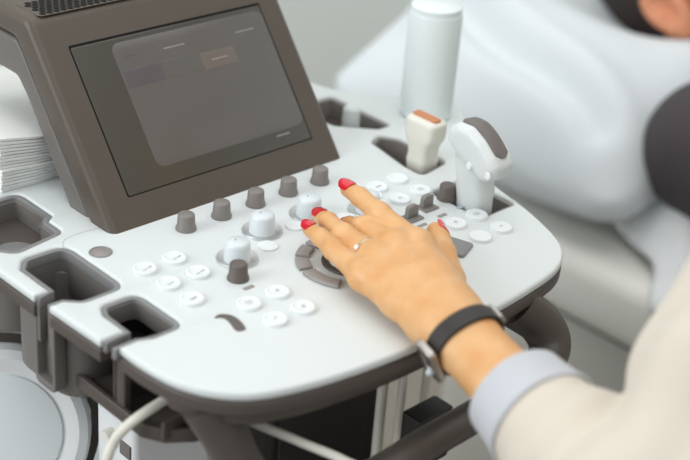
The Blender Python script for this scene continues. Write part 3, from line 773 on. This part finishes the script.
# ---- wrist watch turned to the inside of the wrist
wt = thing('wristwatch', 'black leather strap watch with a silver case worn on the left wrist', 'watch', tuple(WR+FA*20))
wc = WR+FA*20; ua = AX-FA*(AX@FA); ua /= np.linalg.norm(ua); ud = np.cross(FA, ua); ud = ud if ud@DN > 0 else -ud
vs, fs = [], []; NS = 64
prof = [(-6.4, .1), (-6.6, .9), (-6.0, 1.8), (6.0, 1.8), (6.6, .9), (6.4, .1)]
RS = np.linspace(8, 40, 161)
for i in range(NS):
    a = 2*PI*i/NS; dr = math.cos(a)*ua+math.sin(a)*ud; skin_r = 0
    for w0 in (-5, 0, 5):
        Q = wc+FA*w0+RS[:, None]*dr; skin_r = max(skin_r, RS[np.argmax(hand(Q) > 0)])
    for w_, t_ in prof: vs.append(wc+FA*w_+(skin_r+.3+t_)*dr)
for i in range(NS):
    for k in range(6): fs.append((i*6+k, ((i+1) % NS)*6+k, ((i+1) % NS)*6+(k+1) % 6, i*6+(k+1) % 6))
from_data('watch_strap', vs, fs, 'leather', wt, tuple(wc), 50)
# case on the little-finger side
Rc = frame_from(-ua*.97-ud*.1, FA)   # local x along the forearm, y around the wrist, z outwards
cc = wc-ua*22.5+ud*0
case = slab('watch_case', rrect(-9, 9, -14, 14, 4), 0, 5, 'steel', wt, holes=[rrect(-5, 5, -9, 9, 2.5)], bevel=1.2, R=Rc, c=tuple(cc), origin=tuple(cc))
slab('watch_dial', rrect(-5.2, 5.2, -9.2, 9.2, 2.5), 1, 3.2, 'darkmark', case, bevel=.3, R=Rc, c=tuple(cc), origin=tuple(cc))
lathe('watch_crown', [(0, 3.2), (1.6, 3.2), (2.2, 2.2), (2.2, 0)], 'cap', case, tuple(cc+Rc@V(0, -9, 4.5)), 20, R=Rc)
Rl = frame_from(ua*.95+ud*.3, FA)
slab('strap_buckle', rrect(-7, 7, -4, 4, 2), 0, 2.6, 'steel', wt, holes=[rrect(-4.6, 4.6, -1.8, 1.8, 1)], bevel=.8, R=Rl, c=tuple(wc+ua*23+ud*6), origin=tuple(wc+ua*23+ud*6))
# ---- sleeve
C0 = WR+FA*80
SHO = V(640, 262, 130)
def f_sleeve(P):
    d = chain(P, [(C0+FA*4, 27), (C0+FA*25, 31), (C0+FA*65, 43), (ELB+FA*-10, 52), (ELB+FA*22, 54)], 10)
    d = smin(d, chain(P, [(ELB+FA*22, 54), (.5*(ELB+SHO)+V(0, 0, -8), 58), (SHO, 66)], 10), 6)
    q = P-C0; s = q@FA
    fold = (3.6*np.sin(s/8+2.2*wav(P, 4, 20))+3.5*wav(P, 8, 14))*np.clip((s-22)/45, 0, 1)
    d = d+fold
    d = smax(d, -(s-2), 3)
    return d
sl = sdf_obj('jacket_sleeve', f_sleeve, (400, 150, -90), (730, 420, 205), 3, 'jacket', op, 2)
vs, fs = [], []; NS = 56
prof = [(-8, 0), (-8.6, 1.2), (-7.5, 2.6), (10, 4.4), (19, 6.6), (20.5, 5.4), (19, 3), (0, .6)]
ca = AX-FA*(AX@FA); ca /= np.linalg.norm(ca); cd = np.cross(FA, ca)
for i in range(NS):
    a = 2*PI*i/NS; wob = 1+.012*math.sin(3*a+1)+.01*math.sin(5*a)
    for w_, t_ in prof: vs.append(C0+FA*w_+wob*((28.5+t_)*math.cos(a)*ca+(28.5+t_)*math.sin(a)*cd))
n_ = len(prof)
for i in range(NS):
    for k in range(n_): fs.append((i*n_+k, ((i+1) % NS)*n_+k, ((i+1) % NS)*n_+(k+1) % n_, i*n_+(k+1) % n_))
from_data('sleeve_cuff', vs, fs, 'cuff', op, tuple(C0), 50)

# the rest of the seated operator (beside the frame)
TC = V(812, 225, -110)
def f_torso(P):
    d = chain(P, [((812, 205, -400), 135), ((812, 215, -250), 118), ((812, 225, -80), 122), ((812, 232, 40), 118)], 40)
    d = smin(d, chain(P, [(SHO, 60), ((812, 236, 150), 66), ((984, 250, 125), 60)], 20), 50)
    d = smax(d, np.abs(P[:, 1]-222)-112, 50)
    d = smin(d, chain(P, [((984, 250, 120), 58), ((1010, 255, -130), 48), ((930, 400, -250), 38)], 14), 16)
    return smax(d+2.5*wav(P, 14, 26), -430-P[:, 2], 10)
sdf_obj('jacket', f_torso, (560, 60, -450), (1080, 470, 250), 7, 'jacket', op, 2)
OH = V(815, 272, 395)
def f_ohead(P):
    d = ell(P, OH, (74, 94, 108)); d = smin(d, ell(P, OH+V(0, 30, -62), (52, 52, 50)), 26)
    d = smin(d, ell(P, OH+V(-3, 94, -14), (13, 16, 22)), 12)
    d = smin(d, cone(P, OH+V(0, -22, -60), V(813, 238, 190), 48, 54), 22)
    for s in (-1, 1):
        d = smin(d, ell(P, OH+V(74*s, -4, -12), (9, 19, 31)), 8)
        d = smax(d, -ell(P, OH+V(30*s, 92, 4), (17, 14, 9)), 8); d = smin(d, ell(P, OH+V(30*s, 80, 4), (13, 10, 9)), 3)
    d = smin(d, ell(P, OH+V(0, 82, -52), (22, 8, 6)), 5)
    hnd = chain(P, [((930, 400, -250), 24), ((890, 455, -272), 22), ((862, 490, -280), 30), ((845, 520, -286), 22)], 10)
    return np.minimum(d, hnd)
sdf_obj('head_and_hand', f_ohead, (700, 170, -330), (980, 560, 520), 4.5, 'skin', op, 2)
def f_ohair(P):
    d = ell(P, OH+V(0, -10, 8), (84, 98, 112)); d = smin(d, ell(P, OH+V(0, -84, -90), (56, 40, 90)), 40)
    q = P-OH; d = smax(d, (q[:, 1]-34)-.9*np.maximum(q[:, 2]-30, 0), 10)
    return d-1.5*wav(P, 6, 7)
sdf_obj('hair', f_ohair, (700, 120, 200), (930, 390, 530), 4.5, 'hair', op, 1)
def f_otr(P):
    d = None
    for s in (-1, 1):
        c = chain(P, [((812+70*s, 190, -395), 88), ((812+95*s, 560, -385), 66), ((812+95*s, 575, -470), 62), ((812+95*s, 530, -810), 44)], 16)
        d = c if d is None else smin(d, c, 20)
    return smax(d+2*wav(P, 41, 28), -815-P[:, 2], 6)
sdf_obj('trousers', f_otr, (620, 60, -840), (1010, 680, -290), 7, 'trousers', op, 2)
for s in (-1, 1):
    sdf_obj('shoe', lambda P: smax(smin(ell(P, (812+95*s, 575, -866), (44, 115, 40)), cone(P, V(812+95*s, 528, -860), V(812+95*s, 530, -790), 42, 38), 16), -897-P[:, 2], 3), (812+95*s-60, 440, -905), (812+95*s+60, 710, -740), 5, 'black', op, 2)
st = thing('swivel_stool', 'round black swivel stool under the seated operator', 'stool', (812, 200, -900))
lathe('seat', [(0, 0), (150, 0), (165, -14), (165, -40), (150, -52), (0, -52)], 'black', st, (812, 180, -482), 48)
lathe('column', [(0, 0), (24, 0), (24, -320), (0, -320)], 'steel', st, (812, 180, -532), 28)
lathe('base', [(0, 0), (40, 0), (230, -30), (235, -46), (0, -46)], 'black', st, (812, 180, -852), 48)

# ================================================================ ROOM
def quad(name, a, b, c, d, m):
    n = V(*b)-V(*a); n2 = V(*d)-V(*a); k = np.cross(n, n2); k = k/np.linalg.norm(k)*30
    pts = [V(*p) for p in (a, b, c, d)]; vs = pts+[p-k for p in pts]
    return struct(from_data(name, vs, [(0, 1, 2, 3), (7, 6, 5, 4), (0, 4, 5, 1), (1, 5, 6, 2), (2, 6, 7, 3), (3, 7, 4, 0)], m, None, None, 30))
quad('floor', (-1400, -1800, -900), (2600, -1800, -900), (2600, 1900, -900), (-1400, 1900, -900), 'floor')
quad('wall_back', (-1400, 1900, -900), (2600, 1900, -900), (2600, 1900, 1700), (-1400, 1900, 1700), 'wall')
quad('wall_right', (2600, 1900, -900), (2600, -1800, -900), (2600, -1800, 1700), (2600, 1900, 1700), 'wall')

# ================================================================ LIGHT AND CAMERA
def area(name, at, target, sx, sy, watts, col=(1, 1, 1)):
    l = bpy.data.lights.new(name, 'AREA'); l.shape = 'RECTANGLE'; l.size = sx; l.size_y = sy; l.energy = watts; l.color = col
    o = bpy.data.objects.new(name, l); COL.objects.link(o); o.location = W3(at)
    o.rotation_euler = (W3(target)-W3(at)).to_track_quat('-Z', 'Y').to_euler(); return o
area('window_light', (-1900, 1700, 1200), (700, 700, 0), 2.4, 1.8, 85, (.96, .98, 1))
area('overhead_area', (900, 800, 1700), (900, 800, 0), 2.0, 2.0, 19, (1, .985, .96))
area('overhead_area', (100, -600, 1700), (900, 500, -200), 1.8, 1.8, 10, (1, .99, .97))  # added fill without a known fixture, brightens the near side of the bed
w = bpy.data.worlds.new('room_ambient'); SC.world = w; w.use_nodes = True
w.node_tree.nodes['Background'].inputs['Color'].default_value = (.93, .97, 1, 1)
w.node_tree.nodes['Background'].inputs['Strength'].default_value = .52

cam = bpy.data.cameras.new('camera'); co = bpy.data.objects.new('camera', cam); COL.objects.link(co); SC.camera = co
cam.sensor_width = 36; cam.lens = 1400/690*36; cam.clip_start = .02; cam.clip_end = 50
p_, roll, yaw = math.radians(27.9), math.radians(4.75), math.radians(45.9)
fw = V(math.sin(yaw)*math.cos(p_), math.cos(yaw)*math.cos(p_), -math.sin(p_)); rt_ = V(math.cos(yaw), -math.sin(yaw), 0); up_ = np.cross(rt_, fw)
r2 = math.cos(roll)*rt_+math.sin(roll)*up_; u2 = -math.sin(roll)*rt_+math.cos(roll)*up_
mw = Matrix([[r2[i], u2[i], -fw[i], 0] for i in range(3)]+[[0, 0, 0, 1]]); mw.translation = W3((0, 0, 460)); co.matrix_world = mw
cam.dof.use_dof = True; cam.dof.focus_distance = .97; cam.dof.aperture_fstop = 4.2

SC.view_settings.view_transform = 'Standard'; SC.view_settings.look = 'None'; SC.view_settings.gamma = 1; SC.view_settings.exposure = -0.16
SC.view_settings.use_curve_mapping = False
